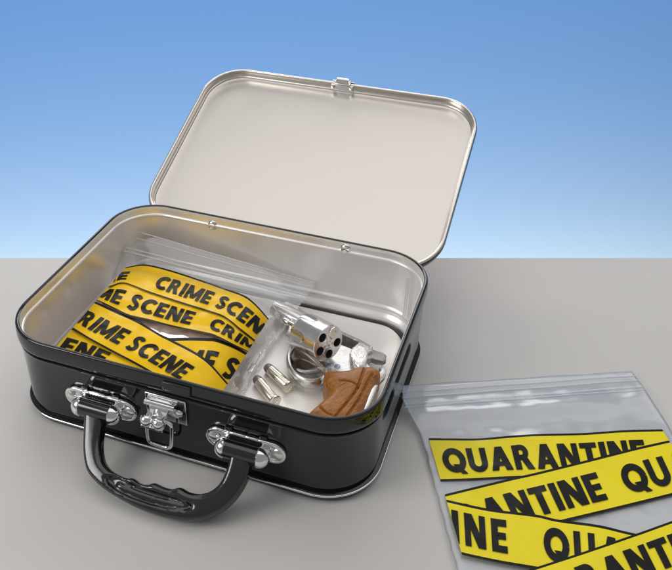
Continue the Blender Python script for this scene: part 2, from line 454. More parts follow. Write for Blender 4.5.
rib = [hp(*p) for p in ((118, 485.5), (135, 493), (152, 499), (170, 503.5), (182, 506))]
HT = .046
def hfr(x, y, z): return P0+Vector((1, 0, 0))*x+dirv*y+nrm*(z-HT)
handle = obj('handle', remesh(puff(ho, HT, .013, hfr, pockets=[(slot, .0115, .004)], grooves=[(rib, .010, -.008)], step=.0050), .0026, 14), M['plastic'], angle=180, **C)
for cu, cz, dome in sleeves:
    bm = bmesh.new(); ln = dome-.004
    tube(bm, [(cu-ln, pv, cz), (cu-ln+.004, pv, cz), (cu+ln-.004, pv, cz), (cu+ln, pv, cz)], [.022, .0255, .0255, .022], 28)
    obj('pivot_sleeve', bm, M['plastic'], parent=handle, frame=CASE)

bm = bmesh.new(); q = at_v(177, 388.5, -D/2-.002); box(bm, (q.x, -D/2-.0035, .262), .075, .009, .026)
obj('hasp_reflection', bm, M['lacquer'], bevel=.003, **C)  # added black block standing for the hasp's reflection on the rim
# ---- front latch
q0, q1, q2 = at_v(144.7, 391.2, FV-.006), at_v(185.4, 402.5, FV-.006), at_v(185.4, 425, FV-.006)
lu0, lu1, lz1, lz0 = q0.x, q1.x, (q0.z+q1.z)/2, q2.z
lu, lz = (lu0+lu1)/2, (lz1+lz0)/2; lw, lh = lu1-lu0, lz1-lz0
bm = bmesh.new(); box(bm, (lu, FV-.004, lz), lw, .008, lh)
latch = obj('latch', bm, M['chrome'], bevel=.002, **C)
bm = bmesh.new(); lathe(bm, (lu1-.020, FV-.0078, lz-.004), (0, -1, 0), [(.0105, 0), (.010, .0025), (.006, .005), (0, .0058)], 20)
obj('rivet', bm, M['steel'], parent=latch, frame=CASE)
# folded tongue: a bent plate coming down from the top of the plate
bm = bmesh.new(); tx = lu-.010
prof = [(-.004, lz1-.012), (-.016, lz1-.016), (-.026, lz1-.026), (-.030, lz1-.040), (-.028, lz1-.052)]
pr = [(Vector((0, FV+v, z))) for v, z in prof]
for half in (.032, ):
    loops = []
    for i, p in enumerate(pr):
        hw = half*(1-.10*i); loops.append([p+Vector((tx-hw, 0, 0)), p+Vector((tx+hw, 0, 0)), p+Vector((tx+hw, .006, -.002)), p+Vector((tx-hw, .006, -.002))])
    rings(bm, loops, cap0=True, cap1=True)
bmesh.ops.recalc_face_normals(bm, faces=bm.faces)
obj('hasp', bm, M['chrome'], parent=latch, frame=CASE, bevel=.0015)
bm = bmesh.new(); tube(bm, [(tx-.040, FV-.017, lz1-.021), (tx+.040, FV-.017, lz1-.021)], .0085, 14)
obj('hasp_pin', bm, M['chrome'], parent=latch, frame=CASE)
# turn knob, two lobes on a small plate
kc = at_v(151.5, 423, FV-.040)
bm = bmesh.new()
lathe(bm, (kc.x+.014, FV-.010, kc.z+.020), (0, -1, -.15), [(.020, 0), (.021, .012), (.016, .020), (.014, .028)], 20)
box(bm, (kc.x, FV-.036, kc.z-.017), .060, .016, .008)
obj('knob_base', bm, M['chrome'], parent=latch, frame=CASE, bevel=.0015)
for sgn in (-1, 1):
    bm = bmesh.new()
    lathe(bm, (kc.x+sgn*.0155, FV-.030, kc.z-.014), (sgn*.12, -.25, 1), [(.012, 0), (.0165, .004), (.0175, .014), (.0155, .022), (.010, .028), (0, .030)], 18)
    obj('knob_lobe', bm, M['chrome'], parent=latch, frame=CASE)
# wire bail below the knob
w = [at_v(147, 425, FV-.024), at_v(147.5, 433, FV-.025), at_v(149, 440.5, FV-.026), at_v(153, 443.5, FV-.026), at_v(163, 446.8, FV-.026), at_v(168.5, 447.6, FV-.026), at_v(171.4, 444.5, FV-.026), at_v(171.8, 431, FV-.024), at_v(171, 425.5, FV-.023), at_v(166, 422, FV-.022), at_v(160, 421, FV-.024)]
bm = bmesh.new(); tube(bm, catmull(w, 5), .0052, 12)
obj('wire_bail', bm, M['chrome'], parent=latch, frame=CASE)

# ------------------------------------------------------------------ lettering
def band(pairs):                       # strip of quads from left/right point pairs
    return [[pairs[i][0], pairs[i][1], pairs[i+1][1], pairs[i+1][0]] for i in range(len(pairs)-1)]
def bar(x0, y0, x1, y1):
    n = max(1, int(max(x1-x0, y1-y0)/.12)); 
    if x1-x0 > y1-y0: return band([((x0+(x1-x0)*i/n, y0), (x0+(x1-x0)*i/n, y1)) for i in range(n+1)])
    return band([((x0, y0+(y1-y0)*i/n), (x1, y0+(y1-y0)*i/n)) for i in range(n+1)])
def diag(x0, y0, x1, y1, w):
    n = 8; return band([((x0+(x1-x0)*i/n, y0+(y1-y0)*i/n), (x0+(x1-x0)*i/n+w, y0+(y1-y0)*i/n)) for i in range(n+1)])
def stroke(pts, w):
    P = [Vector((p[0], p[1])) for p in pts]; pr = []
    for i, p in enumerate(P):
        t = (P[min(i+1, len(P)-1)]-P[max(i-1, 0)]).normalized(); n = Vector((-t.y, t.x))*w/2
        pr.append((tuple(p+n), tuple(p-n)))
    return band(pr)
def arcp(cx, cy, rx, ry, a0, a1, n=22): return [(cx+rx*cos(radians(a0+(a1-a0)*i/n)), cy+ry*sin(radians(a0+(a1-a0)*i/n))) for i in range(n+1)]
def glyph(c):
    w = .25
    if c == 'I': return bar(0, 0, w, 1), w
    if c == 'E': return bar(0, 0, w, 1)+bar(w, 0, .58, .215)+bar(w, .395, .54, .605)+bar(w, .785, .58, 1), .58
    if c == 'N': return bar(0, 0, .23, 1)+bar(.55, 0, .78, 1)+diag(0, 1, .49, 0, .29), .78
    if c == 'M': return bar(0, 0, .22, 1)+bar(.78, 0, 1., 1)+diag(0, 1, .375, .1, .25)+diag(.75, 1, .375, .1, .25), 1.
    if c == 'A': return diag(0, 0, .29, 1, .27)+diag(.58, 0, .29, 1, .27)+bar(.2, .19, .62, .37), .85
    if c == 'T': return bar(0, .785, .66, 1)+bar(.205, 0, .455, .785), .66
    if c == 'C': return stroke(arcp(.46, .5, .34, .385, 46, 314), .25), .76
    if c == 'Q': return stroke(arcp(.45, .5, .34, .385, 0, 360, 30), .245)+diag(.66, -.07, .36, .34, .23), .92
    if c == 'U': return stroke([(.1, 1), (.1, .8), (.1, .6)]+arcp(.36, .38, .26, .28, 180, 360, 16)+[(.62, .6), (.62, .8), (.62, 1)], .24), .74
    if c == 'S': return stroke([tuple(v)[:2] for v in catmull([(.50, .80, 0), (.40, .89, 0), (.28, .90, 0), (.15, .82, 0), (.14, .66, 0), (.28, .53, 0), (.42, .42, 0), (.47, .27, 0), (.38, .13, 0), (.24, .10, 0), (.06, .19, 0)], 4)], .225), .60
    if c == 'R': return bar(0, 0, w, 1)+stroke([(.2, .905), (.30, .905)]+arcp(.34, .70, .17, .205, 90, -90, 14)+[(.30, .495), (.2, .495)], .21)+diag(.48, 0, .26, .48, .28), .76
def interp(pts):
    P = [tuple(v)[:2] for v in catmull([(x, y, 0) for x, y in pts], 6)]
    def f(x):
        if x <= P[0][0]: a, b = P[0], P[1]
        elif x >= P[-1][0]: a, b = P[-2], P[-1]
        else:
            i = next(i for i in range(len(P)-1) if P[i][0] <= x <= P[i+1][0]); a, b = P[i], P[i+1]
        return a[1]+(b[1]-a[1])*(x-a[0])/max(b[0]-a[0], 1e-6)
    return f
def cut(bm, clips):
    for (ax, ay), (bx, by) in clips:    # keep what lies on the left of a -> b (picture y down: on the right-hand side as seen)
        n = Vector((by-ay, -(bx-ax), 0))
        bmesh.ops.bisect_plane(bm, geom=bm.verts[:]+bm.edges[:]+bm.faces[:], dist=1e-5, plane_co=(ax, ay, 0), plane_no=n, clear_inner=True)
def tape(parent, frame, place, top, bot, x0, x1, clips, words, t0, t1, shear, layer, mats, border=.055):
    """one printed tape on a bag; place(x, y, lift) drops a picture point onto the bag's surface"""
    ft, fb = interp(top), interp(bot)
    bm = bmesh.new(); nx = max(8, int((x1-x0)/1.3)); ts = [0, border, .12, .2, .28, .36, .44, .52, .60, .68, .76, .84, 1-border, 1]
    g = [[bm.verts.new((x0+(x1-x0)*i/nx, ft(x0+(x1-x0)*i/nx)*(1-t)+fb(x0+(x1-x0)*i/nx)*t, 0)) for t in ts] for i in range(nx+1)]
    for i in range(nx):
        for j in range(len(ts)-1):
            f = bm.faces.new((g[i][j], g[i+1][j], g[i+1][j+1], g[i][j+1])); f.material_index = 1 if j in (0, len(ts)-2) else 0
    cut(bm, clips)
    for v in bm.verts: v.co = place(v.co.x, v.co.y, layer)
    tp = obj('printed_tape', bm, mats, parent=parent, frame=frame, angle=180)
    bm = bmesh.new()
    for text, xs, xe, *sp in words:
        gl = []; pos = 0; gap = sp[0] if sp else .10
        for c in text:
            if c == ' ': pos += .34; continue
            q, wd = glyph(c); gl.append((q, pos)); pos += wd+gap
        k = (xe-xs)/(pos-gap)
        for q, o in gl:
            for quad in q:
                vv = []
                for lx, ly in quad:
                    xm = xs+(o+lx)*k; hpx = (fb(xm)-ft(xm))*(t1-t0); x = xm+shear*(.5-ly)*hpx
                    t = t1+(t0-t1)*ly
                    vv.append(bm.verts.new((x, ft(x)*(1-t)+fb(x)*t, 0)))
                bm.faces.new(vv)
    bmesh.ops.subdivide_edges(bm, edges=[e for e in bm.edges if e.calc_length() > 1.6], cuts=3, use_grid_fill=True)
    cut(bm, clips)
    for v in bm.verts: v.co = place(v.co.x, v.co.y, layer+.0020)
    obj('lettering', bm, mats[1], parent=tp, frame=frame, angle=180)
    return tp

# ------------------------------------------------------------------ bag lying in the case
def nz(x, y, s, k=0): return noise.noise(Vector((x*s, y*s, k)))
UL, UR, VF, VB = -.479, .072, -.338, .24
def v_end(u): return .302+.043*min(1, max(0, (u+.48)/.62))   # where the open end of the bag stops
def crime_h(u, v):
    a = (u-(UL+UR)/2)/((UR-UL)/2); b = (v-(VF+VB)/2)/((VB-VF)/2)
    e = max(0, 1-abs(a)**6)**.5*max(0, 1-abs(min(1, max(-1, b)))**4)**.6
    z = FZ+.006+.112*e
    z += .005*nz(u, v, 9)*min(1, e*3)+.0022*nz(u, v, 26, 3)*min(1, e*3)
    cr = nz(u*.45+v*.6, v*.9-u*.35, 12, 11); z -= .0036*math.exp(-(cr/.20)**2)*min(1, e*3)       # creases in the film
    cr = nz(u*.9-v*.3, v*.5+u*.2, 15, 21); z += .0022*math.exp(-(cr/.20)**2)*min(1, e*3)
    if v > .15:                         # the open end climbs the back wall, higher at its left corner
        k = min(1.05, (v-.15)/(v_end(u)-.15)); am = .124-.086*min(1, max(0, (u+.48)/.62)); r = FZ+.038+am*k**1.3+.0022*nz(u*.2, v, 34, 5)
        t = min(1, (v-.15)/.04); zs = .5*(z+r+sqrt((z-r)**2+.0003)); z = z*(1-t)+t*zs
    return z
def crime_place(x, y, lift):
    z = .14
    for _ in range(14):
        p = at(x, y, z); z = z*.4+.6*(crime_h(p.x, p.y)+lift)
    p = at(x, y, z); return Vector((p.x, p.y, crime_h(p.x, p.y)+lift))
bagm = CASE @ Matrix.Translation((-.19*S, 0, FZ*S))
cbag = thing('zip_bag', 'plump clear zip bag with amber crime scene tape print, lying inside the case', 'plastic bag', bagm)
def right_edge(v):
    pts = [(-.34, .088), (-.2, .088), (-.05, .092), (.1, .098), (.2, .115), (.3, .135), (.345, .140)]
    for (a, b), (c, d) in zip(pts[:-1], pts[1:]):
        if v <= c: return b+(d-b)*(v-a)/(c-a)
    return pts[-1][1]
def left_edge(v):                       # the bag's left side follows the rounded corners of the case
    c = D/2-RC; e = max(0, abs(v)-c); r = RC-.018
    return max(UL-.003, -(.5-RC)-sqrt(max(.0004, r*r-e*e)))
bm = bmesh.new(); NU, NV = 90, 96; VT = .346
g = []
for j in range(NV+1):
    vv = VF+(VT-VF)*j/NV; ur = right_edge(vv); row = []
    for i in range(NU+1):
        u = left_edge(vv)+(ur-left_edge(vv))*i/NU; v = vv if vv < .15 else .15+(vv-.15)/(VT-.15)*(v_end(u)-.15); z = crime_h(u, v)
        e = (i/NU)
        if v < .22: z = max(FZ+.004, z)+.014*math.exp(-((ur-u-.012)/.010)**2)*(1+.6*nz(u, v, 30, 8))
        row.append(bm.verts.new((u, v, z+.0004)))
    g.append(row)
for j in range(NV):
    for i in range(NU): bm.faces.new((g[j][i], g[j][i+1], g[j+1][i+1], g[j+1][i]))
obj('film', bm, M['film_a'], parent=cbag, frame=CASE, angle=180)
for kf, r in ((.66, .0032), (.72, .0028), (.995, .0022), (.90, .0014)):
    bm = bmesh.new(); ue = right_edge(.15+kf*(VT-.15)); pts = []
    for i in range(61):
        ul = left_edge(.15+kf*.16); u = ul+(ue-ul)*i/60; v = .15+kf*(v_end(u)-.15); pts.append((u, v, crime_h(u, v)+.002))
    tube(bm, pts, r, 8)
    obj('zip_strip', bm, M['zip'], parent=cbag, frame=CASE)
LB = ((52, 357), (124.5, 268)); LBl = [((50, 352), (127.5, 266))]
RB = ((269, 318.5), (221, 394))
clipC = [((127.5, 265), (50, 354)), RB][::1]
def ccl(*extra): return [((50, 354), (127.5, 265))[::-1], RB]
CL = [((127.5, 265), (50, 354)), ((221, 394), (269, 318.5))]
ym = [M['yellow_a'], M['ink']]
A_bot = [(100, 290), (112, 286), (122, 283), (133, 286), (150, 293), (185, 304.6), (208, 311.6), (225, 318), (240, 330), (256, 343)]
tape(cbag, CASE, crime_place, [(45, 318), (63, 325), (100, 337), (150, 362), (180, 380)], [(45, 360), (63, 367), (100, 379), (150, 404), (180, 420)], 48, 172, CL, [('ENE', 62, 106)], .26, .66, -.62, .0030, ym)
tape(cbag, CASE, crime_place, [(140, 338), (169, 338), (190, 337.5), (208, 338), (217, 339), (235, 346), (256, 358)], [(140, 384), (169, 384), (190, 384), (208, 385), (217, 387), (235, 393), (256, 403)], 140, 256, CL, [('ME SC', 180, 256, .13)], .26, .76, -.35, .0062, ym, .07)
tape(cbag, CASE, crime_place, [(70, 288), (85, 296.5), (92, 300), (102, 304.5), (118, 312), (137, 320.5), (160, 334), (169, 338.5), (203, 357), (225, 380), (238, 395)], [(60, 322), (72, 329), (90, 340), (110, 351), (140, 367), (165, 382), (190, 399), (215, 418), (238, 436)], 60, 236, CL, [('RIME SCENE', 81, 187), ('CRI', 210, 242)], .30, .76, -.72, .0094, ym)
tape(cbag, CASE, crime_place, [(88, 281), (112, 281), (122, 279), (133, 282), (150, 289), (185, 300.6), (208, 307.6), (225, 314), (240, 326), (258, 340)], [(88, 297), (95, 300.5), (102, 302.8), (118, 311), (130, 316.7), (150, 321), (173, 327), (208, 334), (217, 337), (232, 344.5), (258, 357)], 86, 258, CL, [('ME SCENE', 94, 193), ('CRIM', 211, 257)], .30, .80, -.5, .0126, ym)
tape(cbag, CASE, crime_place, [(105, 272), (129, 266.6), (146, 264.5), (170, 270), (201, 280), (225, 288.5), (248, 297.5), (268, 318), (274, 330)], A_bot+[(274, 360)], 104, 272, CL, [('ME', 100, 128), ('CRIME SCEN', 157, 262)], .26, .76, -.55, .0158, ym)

# food inside the bag, seen in the gap between the tapes
bm = bmesh.new(); n = 60
def bread_h(u, v): return crime_h(u, v)-.0035
T, Bt = [], []
for j in range(n+1):
    rT, rB = [], []
    for i in range(n+1):
        u = UL+.03+(UR-UL-.09)*i/n; v = VF+.04+(.17-VF-.04)*j/n
        e = min(i, n-i, j, n-j)/n; k = sqrt(max(0, 1-(1-min(1, e/.12))**2))
        zt = FZ+.003+(bread_h(u, v)-FZ-.003)*k
        rT.append(bm.verts.new((u, v, zt))); rB.append(bm.verts.new((u, v, FZ+.002)))
    T.append(rT); Bt.append(rB)
for j in range(n):
    for i in range(n):
        bm.faces.new((T[j][i], T[j][i+1], T[j+1][i+1], T[j+1][i])); bm.faces.new((Bt[j][i], Bt[j+1][i], Bt[j+1][i+1], Bt[j][i+1]))
for i in range(n):
    bm.faces.new((T[0][i], Bt[0][i], Bt[0][i+1], T[0][i+1])); bm.faces.new((T[n][i], T[n][i+1], Bt[n][i+1], Bt[n][i]))
    bm.faces.new((T[i][0], T[i+1][0], Bt[i+1][0], Bt[i][0])); bm.faces.new((T[i][n], Bt[i][n], Bt[i+1][n], T[i+1][n]))
fd = obj('sandwich', bm, M['bread'], frame=CASE, angle=180)
tag(fd, 'pinkish brown mottled sandwich seen through the gap between the amber tapes', 'sandwich')

# ------------------------------------------------------------------ flat bag on the table
def quar_h(X, Y):
    p = INV @ Vector((X, Y, 0)); d = p.x-.515                   # distance from the case's right flange
    z = .010+.003*nz(X, Y, 9, 2)+.0015*nz(X, Y, 24, 4)
    cr = nz(X*.5+Y*.3, Y*.8-X*.2, 9, 31); z += .0022*math.exp(-(cr/.17)**2)
    if d < .06: z += .045*(1-max(0, d+.02)/.08)**2 if d > -.02 else .045
    # swell below the zip and a slight lift of the lip
    s = zipc(X, Y)
    z += .010*math.exp(-((s+.045)/.035)**2)*(1+.7*nz(X, Y, 8, 6))
    z += .006*math.exp(-((s-.06)/.02)**2)*(1+.8*nz(X, Y, 7, 9))
    return z
ZA, ZB = world_z(404, 404.5, .014), world_z(642, 386.5, .014)
def zipc(X, Y):                          # signed distance above the zip line
    d = (ZB-ZA); L = hypot(d.x, d.y); return (-(X-ZA.x)*d.y+(Y-ZA.y)*d.x)/L
def quar_place(x, y, lift):
    z = .015
    for _ in range(8):
        p = world_z(x, y, z); z = z*.4+.6*(quar_h(p.x, p.y)+lift)
    p = world_z(x, y, z); return Vector((p.x, p.y, quar_h(p.x, p.y)+lift))
cen = world_z(560, 480, 0)
qbag = thing('zip_bag', 'flat empty zip bag with bright yellow quarantine tape print, lying on the grey table', 'plastic bag', Matrix.Translation((cen.x*S, cen.y*S, 0)))
lef = interp([(385.5, 400.5), (404, 404.5), (438, 420.5), (481, 432.5), (558, 453.5), (640, 477), (660, 483)])   # x of the left edge by y
rig = interp([(371, 632), (386, 643), (400, 652), (425, 668), (470, 694), (560, 745), (640, 790), (660, 801)])
bm = bmesh.new(); NU, NV = 84, 110; T, Bt = [], []
for j in range(NV+1):
    f = j/NV; rT, rB = [], []
    yl = 385.5+(640-385.5)*f; yr = 371+(640-371)*f
    for i in range(NU+1):
        e = i/NU; xl, xr = lef(yl)+.9*sin(f*75)*(.4+nz(f, 0, 13)), rig(yr)+.8*sin(f*60)*nz(f, 1, 11); x = xl+(xr-xl)*e; y = yl+(yr-yl)*e
        if j == 0: y -= 1.0*nz(e, .3, 7)
        p = quar_place(x, y, 0); rT.append(bm.verts.new(p))
        edge = i in (0, NU) or j in (0, NV)
        rB.append(rT[-1] if edge else bm.verts.new((p.x, p.y, max(.002, p.z-.0045))))
    T.append(rT); Bt.append(rB)
for j in range(NV):
    for i in range(NU):
        bm.faces.new((T[j][i], T[j][i+1], T[j+1][i+1], T[j+1][i]))
        q = [Bt[j][i], Bt[j+1][i], Bt[j+1][i+1], Bt[j][i+1]]
        try: bm.faces.new(q)
        except ValueError: pass
obj('film', bm, M['film_b'], parent=qbag, angle=180)
for (xa, ya), (xb, yb), r in (((404, 404.5), (642, 386.5), .0042), ((402.6, 398), (638.5, 380.5), .0026), ((401.8, 392), (635.5, 376), .0018), ((404.6, 407.5), (643.5, 389.5), .0026)):
    bm = bmesh.new(); pts = []
    for i in range(71):
        k = i/70; pts.append(quar_place(xa+(xb-xa)*k, ya+(yb-ya)*k-1.0*nz(k, ya, 3), .002))
    tube(bm, pts, r, 8)
    obj('zip_strip', bm, M['zip'], parent=qbag)
yq = [M['yellow_b'], M['ink']]
QL = ((428, 436.5), (484, 631)); QR = ((790, 640), (659.5, 425))
QC = [QL, QR]
I4 = None
tape(qbag, I4, quar_place, [(420, 438.2), (450, 438.4), (479, 438.4), (508, 436), (535, 434.2), (584.6, 433), (624, 430.3), (680, 429)], [(420, 482), (442.4, 481.3), (475, 480.2), (508, 478.4), (560, 477), (620, 474), (680, 472)], 424, 680, QC, [('QUARANTINE', 443, 646)], .23, .80, .24, .0020, yq, .05)
tape(qbag, I4, quar_place, [(440, 495.5), (447.6, 493.7), (508, 479), (535, 473), (584.6, 460.8), (637, 447.6), (672, 439.7), (740, 424)], [(440, 551), (447.6, 549), (508, 535), (569, 520.5), (621.5, 508), (672, 495.5), (740, 478)], 438, 740, QC, [('QUARANTINE', 384, 602), ('QUARANTINE', 623, 830)], .25, .79, .42, .0050, yq, .045)
tape(qbag, I4, quar_place, [(440, 498), (449, 500.3), (489.7, 509), (535, 514.5), (558, 519.6), (598, 525), (632, 533), (690, 545)], [(440, 549), (464.7, 555.5), (500, 563), (535, 569), (600, 580), (690, 596)], 438, 690, QC, [('QUARANTINE', 262, 507, .22), ('QUARANTINE', 544, 789, .18)], .17, .80, .06, .0080, yq, .05)
tape(qbag, I4, quar_place, [(455, 594), (532, 568.7), (584.6, 551.6), (638.6, 533), (672, 521), (740, 497), (800, 476)], [(455, 650), (532, 625), (584.6, 608), (638.6, 590), (672, 578), (740, 555), (800, 534)], 452, 790, QC, [('QUARANTINE', 505, 722)], .22, .80, .42, .0110, yq, .045)

# ------------------------------------------------------------------ revolver
GZ = .095                               # upper face of the frame
gm = CASE @ Matrix.Translation((.33*S, .05*S, FZ*S))
gun = thing('revolver', 'polished steel snub revolver with wooden grip and swung open cylinder, lying in the case', 'revolver', gm)
G = dict(parent=gun, frame=CASE)
def g2(x, y, z=GZ): q = at(x, y, z); return (q.x, q.y)
def lev(z0): return lambda x, y, z: Vector((x, y, z0+z))
fo = [(297, 305), (304, 310.5), (320, 319), (338, 328.5), (361.6, 339), (373, 346), (372.5, 350), (366, 354), (366, 361), (373, 368), (379, 374), (364, 392), (336, 388), (326, 379), (323, 370), (316, 362.5), (305, 353), (297, 346.5), (290, 341), (287.5, 334), (289, 322), (292, 312)]
window = [(304, 316), (322, 325.5), (340, 334), (358, 342.5), (351, 348), (338, 343), (318, 336), (304, 330)]
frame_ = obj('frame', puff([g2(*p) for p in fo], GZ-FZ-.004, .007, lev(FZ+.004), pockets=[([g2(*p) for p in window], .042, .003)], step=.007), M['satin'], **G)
obj('window_reflection_plate', puff([g2(*p) for p in window], .006, .001, lev(FZ+.0125), step=.01), M['window'], parent=frame_, frame=CASE)  # dark plate, the reflection in the window put into its colour
crescent_px = [(295, 348), (302, 349), (312, 356), (321, 362.5), (328, 371), (327, 376), (319, 370), (308, 363.5), (300, 360.5), (294, 362.5), (290, 359)]
obj('reflection_crescent', puff([g2(*p, .075) for p in crescent_px], .036, .006, lev(FZ+.008), step=.008), M['window'], parent=frame_, frame=CASE)  # added dark piece, paints the reflection on the frame's curved underside
ax = (at(368, 343.5, GZ)-at(304, 310.5, GZ)); ax.z = 0; ax.normalize()
# barrel
b0 = at(297, 320, .074); bm = bmesh.new()
lathe(bm, b0+ax*.02, -ax, [(.030, 0), (.030, .06), (.027, .085), (.0255, .108), (.021, .111), (.012, .111), (.012, .08)], 28, caps=True)
barrel = obj('barrel', bm, M['steel'], **G)
side = Vector((0, 0, 1)).cross(ax).normalized()
bm = bmesh.new(); box(bm, b0-ax*.035+side*.029, .07, .012, .010, Matrix.Rotation(atan2(ax.y, ax.x), 3, 'Z'))
obj('barrel_rib', bm, M['steel'], parent=barrel, frame=CASE, bevel=.002)
bm = bmesh.new(); box(bm, b0-ax*.068+side*.040, .028, .018, .006, Matrix.Rotation(atan2(ax.y, ax.x), 3, 'Z'))
obj('front_sight', bm, M['steel'], parent=barrel, frame=CASE, bevel=.002)
# cylinder
rearc = at(328.4, 343.6, .160); view = ((INV @ Vector((0, -CD, CH)))-rearc).normalized()
cand = [Vector((cos(radians(a))*cos(radians(e)), sin(radians(a))*cos(radians(e)), sin(radians(e)))) for a in range(-80, 10, 2) for e in range(-6, 31, 2)]
def axis_err(a):
    d = pix(rearc)-pix(rearc-a*.11); return abs(a.dot(view)-.66)+abs(d.normalized().dot(Vector((.457, -.89))))*1.5
axis = min(cand, key=axis_err); CR, CLn = .0535, .114
cx_, cy_, ca_ = basis(axis)
def solid(name, bm_):
    me = bpy.data.meshes.new(name); bm_.to_mesh(me); bm_.free(); o = bpy.data.objects.new(name, me); COL.objects.link(o); return o
bm = bmesh.new(); lathe(bm, rearc, -axis, [(CR-.002, 0), (CR, .002), (CR, CLn-.022), (CR-.004, CLn-.010), (CR-.012, CLn)], 80)
cyl = solid('cyl_tmp', bm); cutters = []
chamber = []
tgt = Vector((4.2, -9.8)).normalized()
PH = max((radians(a) for a in range(0, 360, 2)), key=lambda a: (pix(rearc+(cx_*cos(a)+cy_*sin(a))*.03)-pix(rearc)).normalized().dot(tgt))
for k in range(5):
    q = PH+2*pi*k/5; c = rearc+(cx_*cos(q)+cy_*sin(q))*.0335; chamber.append(c)
    bm = bmesh.new(); lathe(bm, c+axis*.02, -axis, [(.0132, 0), (.0132, CLn+.04)], 28); cutters.append(solid('cut', bm))
    q2 = q+pi/5; c2 = rearc+(cx_*cos(q2)+cy_*sin(q2))*(CR+.011)-axis*.062
    bm = bmesh.new(); lathe(bm, c2, -axis, [(.0001, -.022), (.008, -.021), (.0145, -.016), (.019, -.006), (.0205, .004), (.0205, .14)], 28); cutters.append(solid('cut', bm))
bm = bmesh.new(); lathe(bm, rearc+axis*.01, -axis, [(.017, 0), (.017, .014)], 28); cutters.append(solid('cut', bm))
for c in cutters:
    b = cyl.modifiers.new('b', 'BOOLEAN'); b.operation = 'DIFFERENCE'; b.solver = 'EXACT'; b.object = c
bpy.context.view_layer.update()
dg = bpy.context.evaluated_depsgraph_get(); me = bpy.data.meshes.new_from_object(cyl.evaluated_get(dg))
bm = bmesh.new(); bm.from_mesh(me)
for c in cutters+[cyl]: bpy.data.objects.remove(c)
cylinder = obj('cylinder', bm, M['steel'], angle=30, **G)
bm = bmesh.new(); lathe(bm, rearc-axis*.006, axis, [(.0165, 0), (.0165, .004), (.012, .0065), (.0075, .0065), (.007, .011), (.004, .012), (0, .012)], 24)
for k in range(5):
    q = PH+pi/5+2*pi*k/5; d = cx_*cos(q)+cy_*sin(q); m3 = Matrix((d, axis.cross(d), axis)).transposed()
    box(bm, rearc+d*.020-axis*.0005, .024, .010, .005, m3)
obj('extractor_star', bm, M['steel'], parent=cylinder, frame=CASE, bevel=.0008)
bm = bmesh.new(); lathe(bm, rearc-axis*(CLn-.002), -axis, [(.014, 0), (.013, .012), (.0075, .016), (.007, .055), (.0095, .058), (.0095, .074), (.006, .077)], 20)
obj('ejector_rod', bm, M['steel'], parent=cylinder, frame=CASE)
# one cartridge left in the upper right chamber
best = chamber[0]
bm = bmesh.new(); lathe(bm, best-axis*.03, axis, [(.0125, 0), (.0125, .028), (.0165, .029), (.0165, .033), (.0155, .0345), (.0075, .0345), (.0068, .0325), (.0062, .0325), (.0055, .0338), (0, .0340)], 28)
obj('cartridge', bm, M['brass'], parent=cylinder, frame=CASE)
for c in chamber:                        # black discs half way down paint in the shade of the bores
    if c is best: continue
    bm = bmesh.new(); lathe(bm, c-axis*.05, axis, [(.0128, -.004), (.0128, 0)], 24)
    obj('bore_shade_disc', bm, M['dark'], parent=cylinder, frame=CASE)
# crane joining cylinder and frame
bm = bmesh.new(); fr_c = rearc-axis*(CLn+.006)
tube(bm, catmull([fr_c+Vector((0, 0, 0)), fr_c+Vector((0, .0, -.03))+side*(-.012), Vector((*g2(291, 331, .10), .085))], 6), .022, 16, flat=(ax, .5))
obj('crane', bm, M['steel'], **G)
# trigger guard and trigger
gp = [g2(*p, .07) for p in ((299, 345), (293, 350), (289, 357), (289.3, 366), (293, 374), (299.5, 380), (308, 383.5), (317, 383), (324, 379), (328, 375))]
bm = bmesh.new(); tube(bm, catmull([(x, y, .070) for x, y in gp], 5), .0085, 14, flat=(Vector((0, 0, 1)), 2.0))
obj('trigger_guard', bm, M['satin'], **G)
tp_ = [g2(*p, .07) for p in ((323, 366), (317, 370.5), (309, 373), (302, 372.5), (297, 370.5))]
bm = bmesh.new(); tube(bm, catmull([(x, y, .072) for x, y in tp_], 4), [.014-.008*i/16 for i in range(17)], 12)
obj('trigger', bm, M['blackened'], **G)
# recoil shield with thumb latch, hammer, pins
rs = [(349.5, 350), (352, 345.5), (356, 341.5), (361, 341.5), (366, 344), (368.5, 349), (368, 355), (365, 361), (361, 364.5), (356, 361.5), (351, 356.5)]
rs3 = [g2(*p, GZ+.03) for p in rs]
obj('thumb_latch', puff(rs3, .026, .008, lev(GZ-.004), step=.005), M['checkered'], **G)
hm = [(365, 351), (370, 349.5), (376, 351.6), (383.5, 353.8), (386.5, 356.5), (386, 360.5), (383, 362.3), (376, 361.2), (371, 359.2), (366, 360)]
obj('hammer', puff([g2(*p, .078) for p in hm], .022, .005, lev(.062), step=.006), M['blackened'], **G)
for p in ((337.3, 366.5), (330.5, 364.5)):
    q = g2(*p); bm = bmesh.new(); lathe(bm, (*q, GZ-.001), (0, 0, 1), [(.0095, 0), (.009, .0016), (.006, .0026), (0, .003)], 20)
    obj('frame_pin', bm, M['blued'], **G)
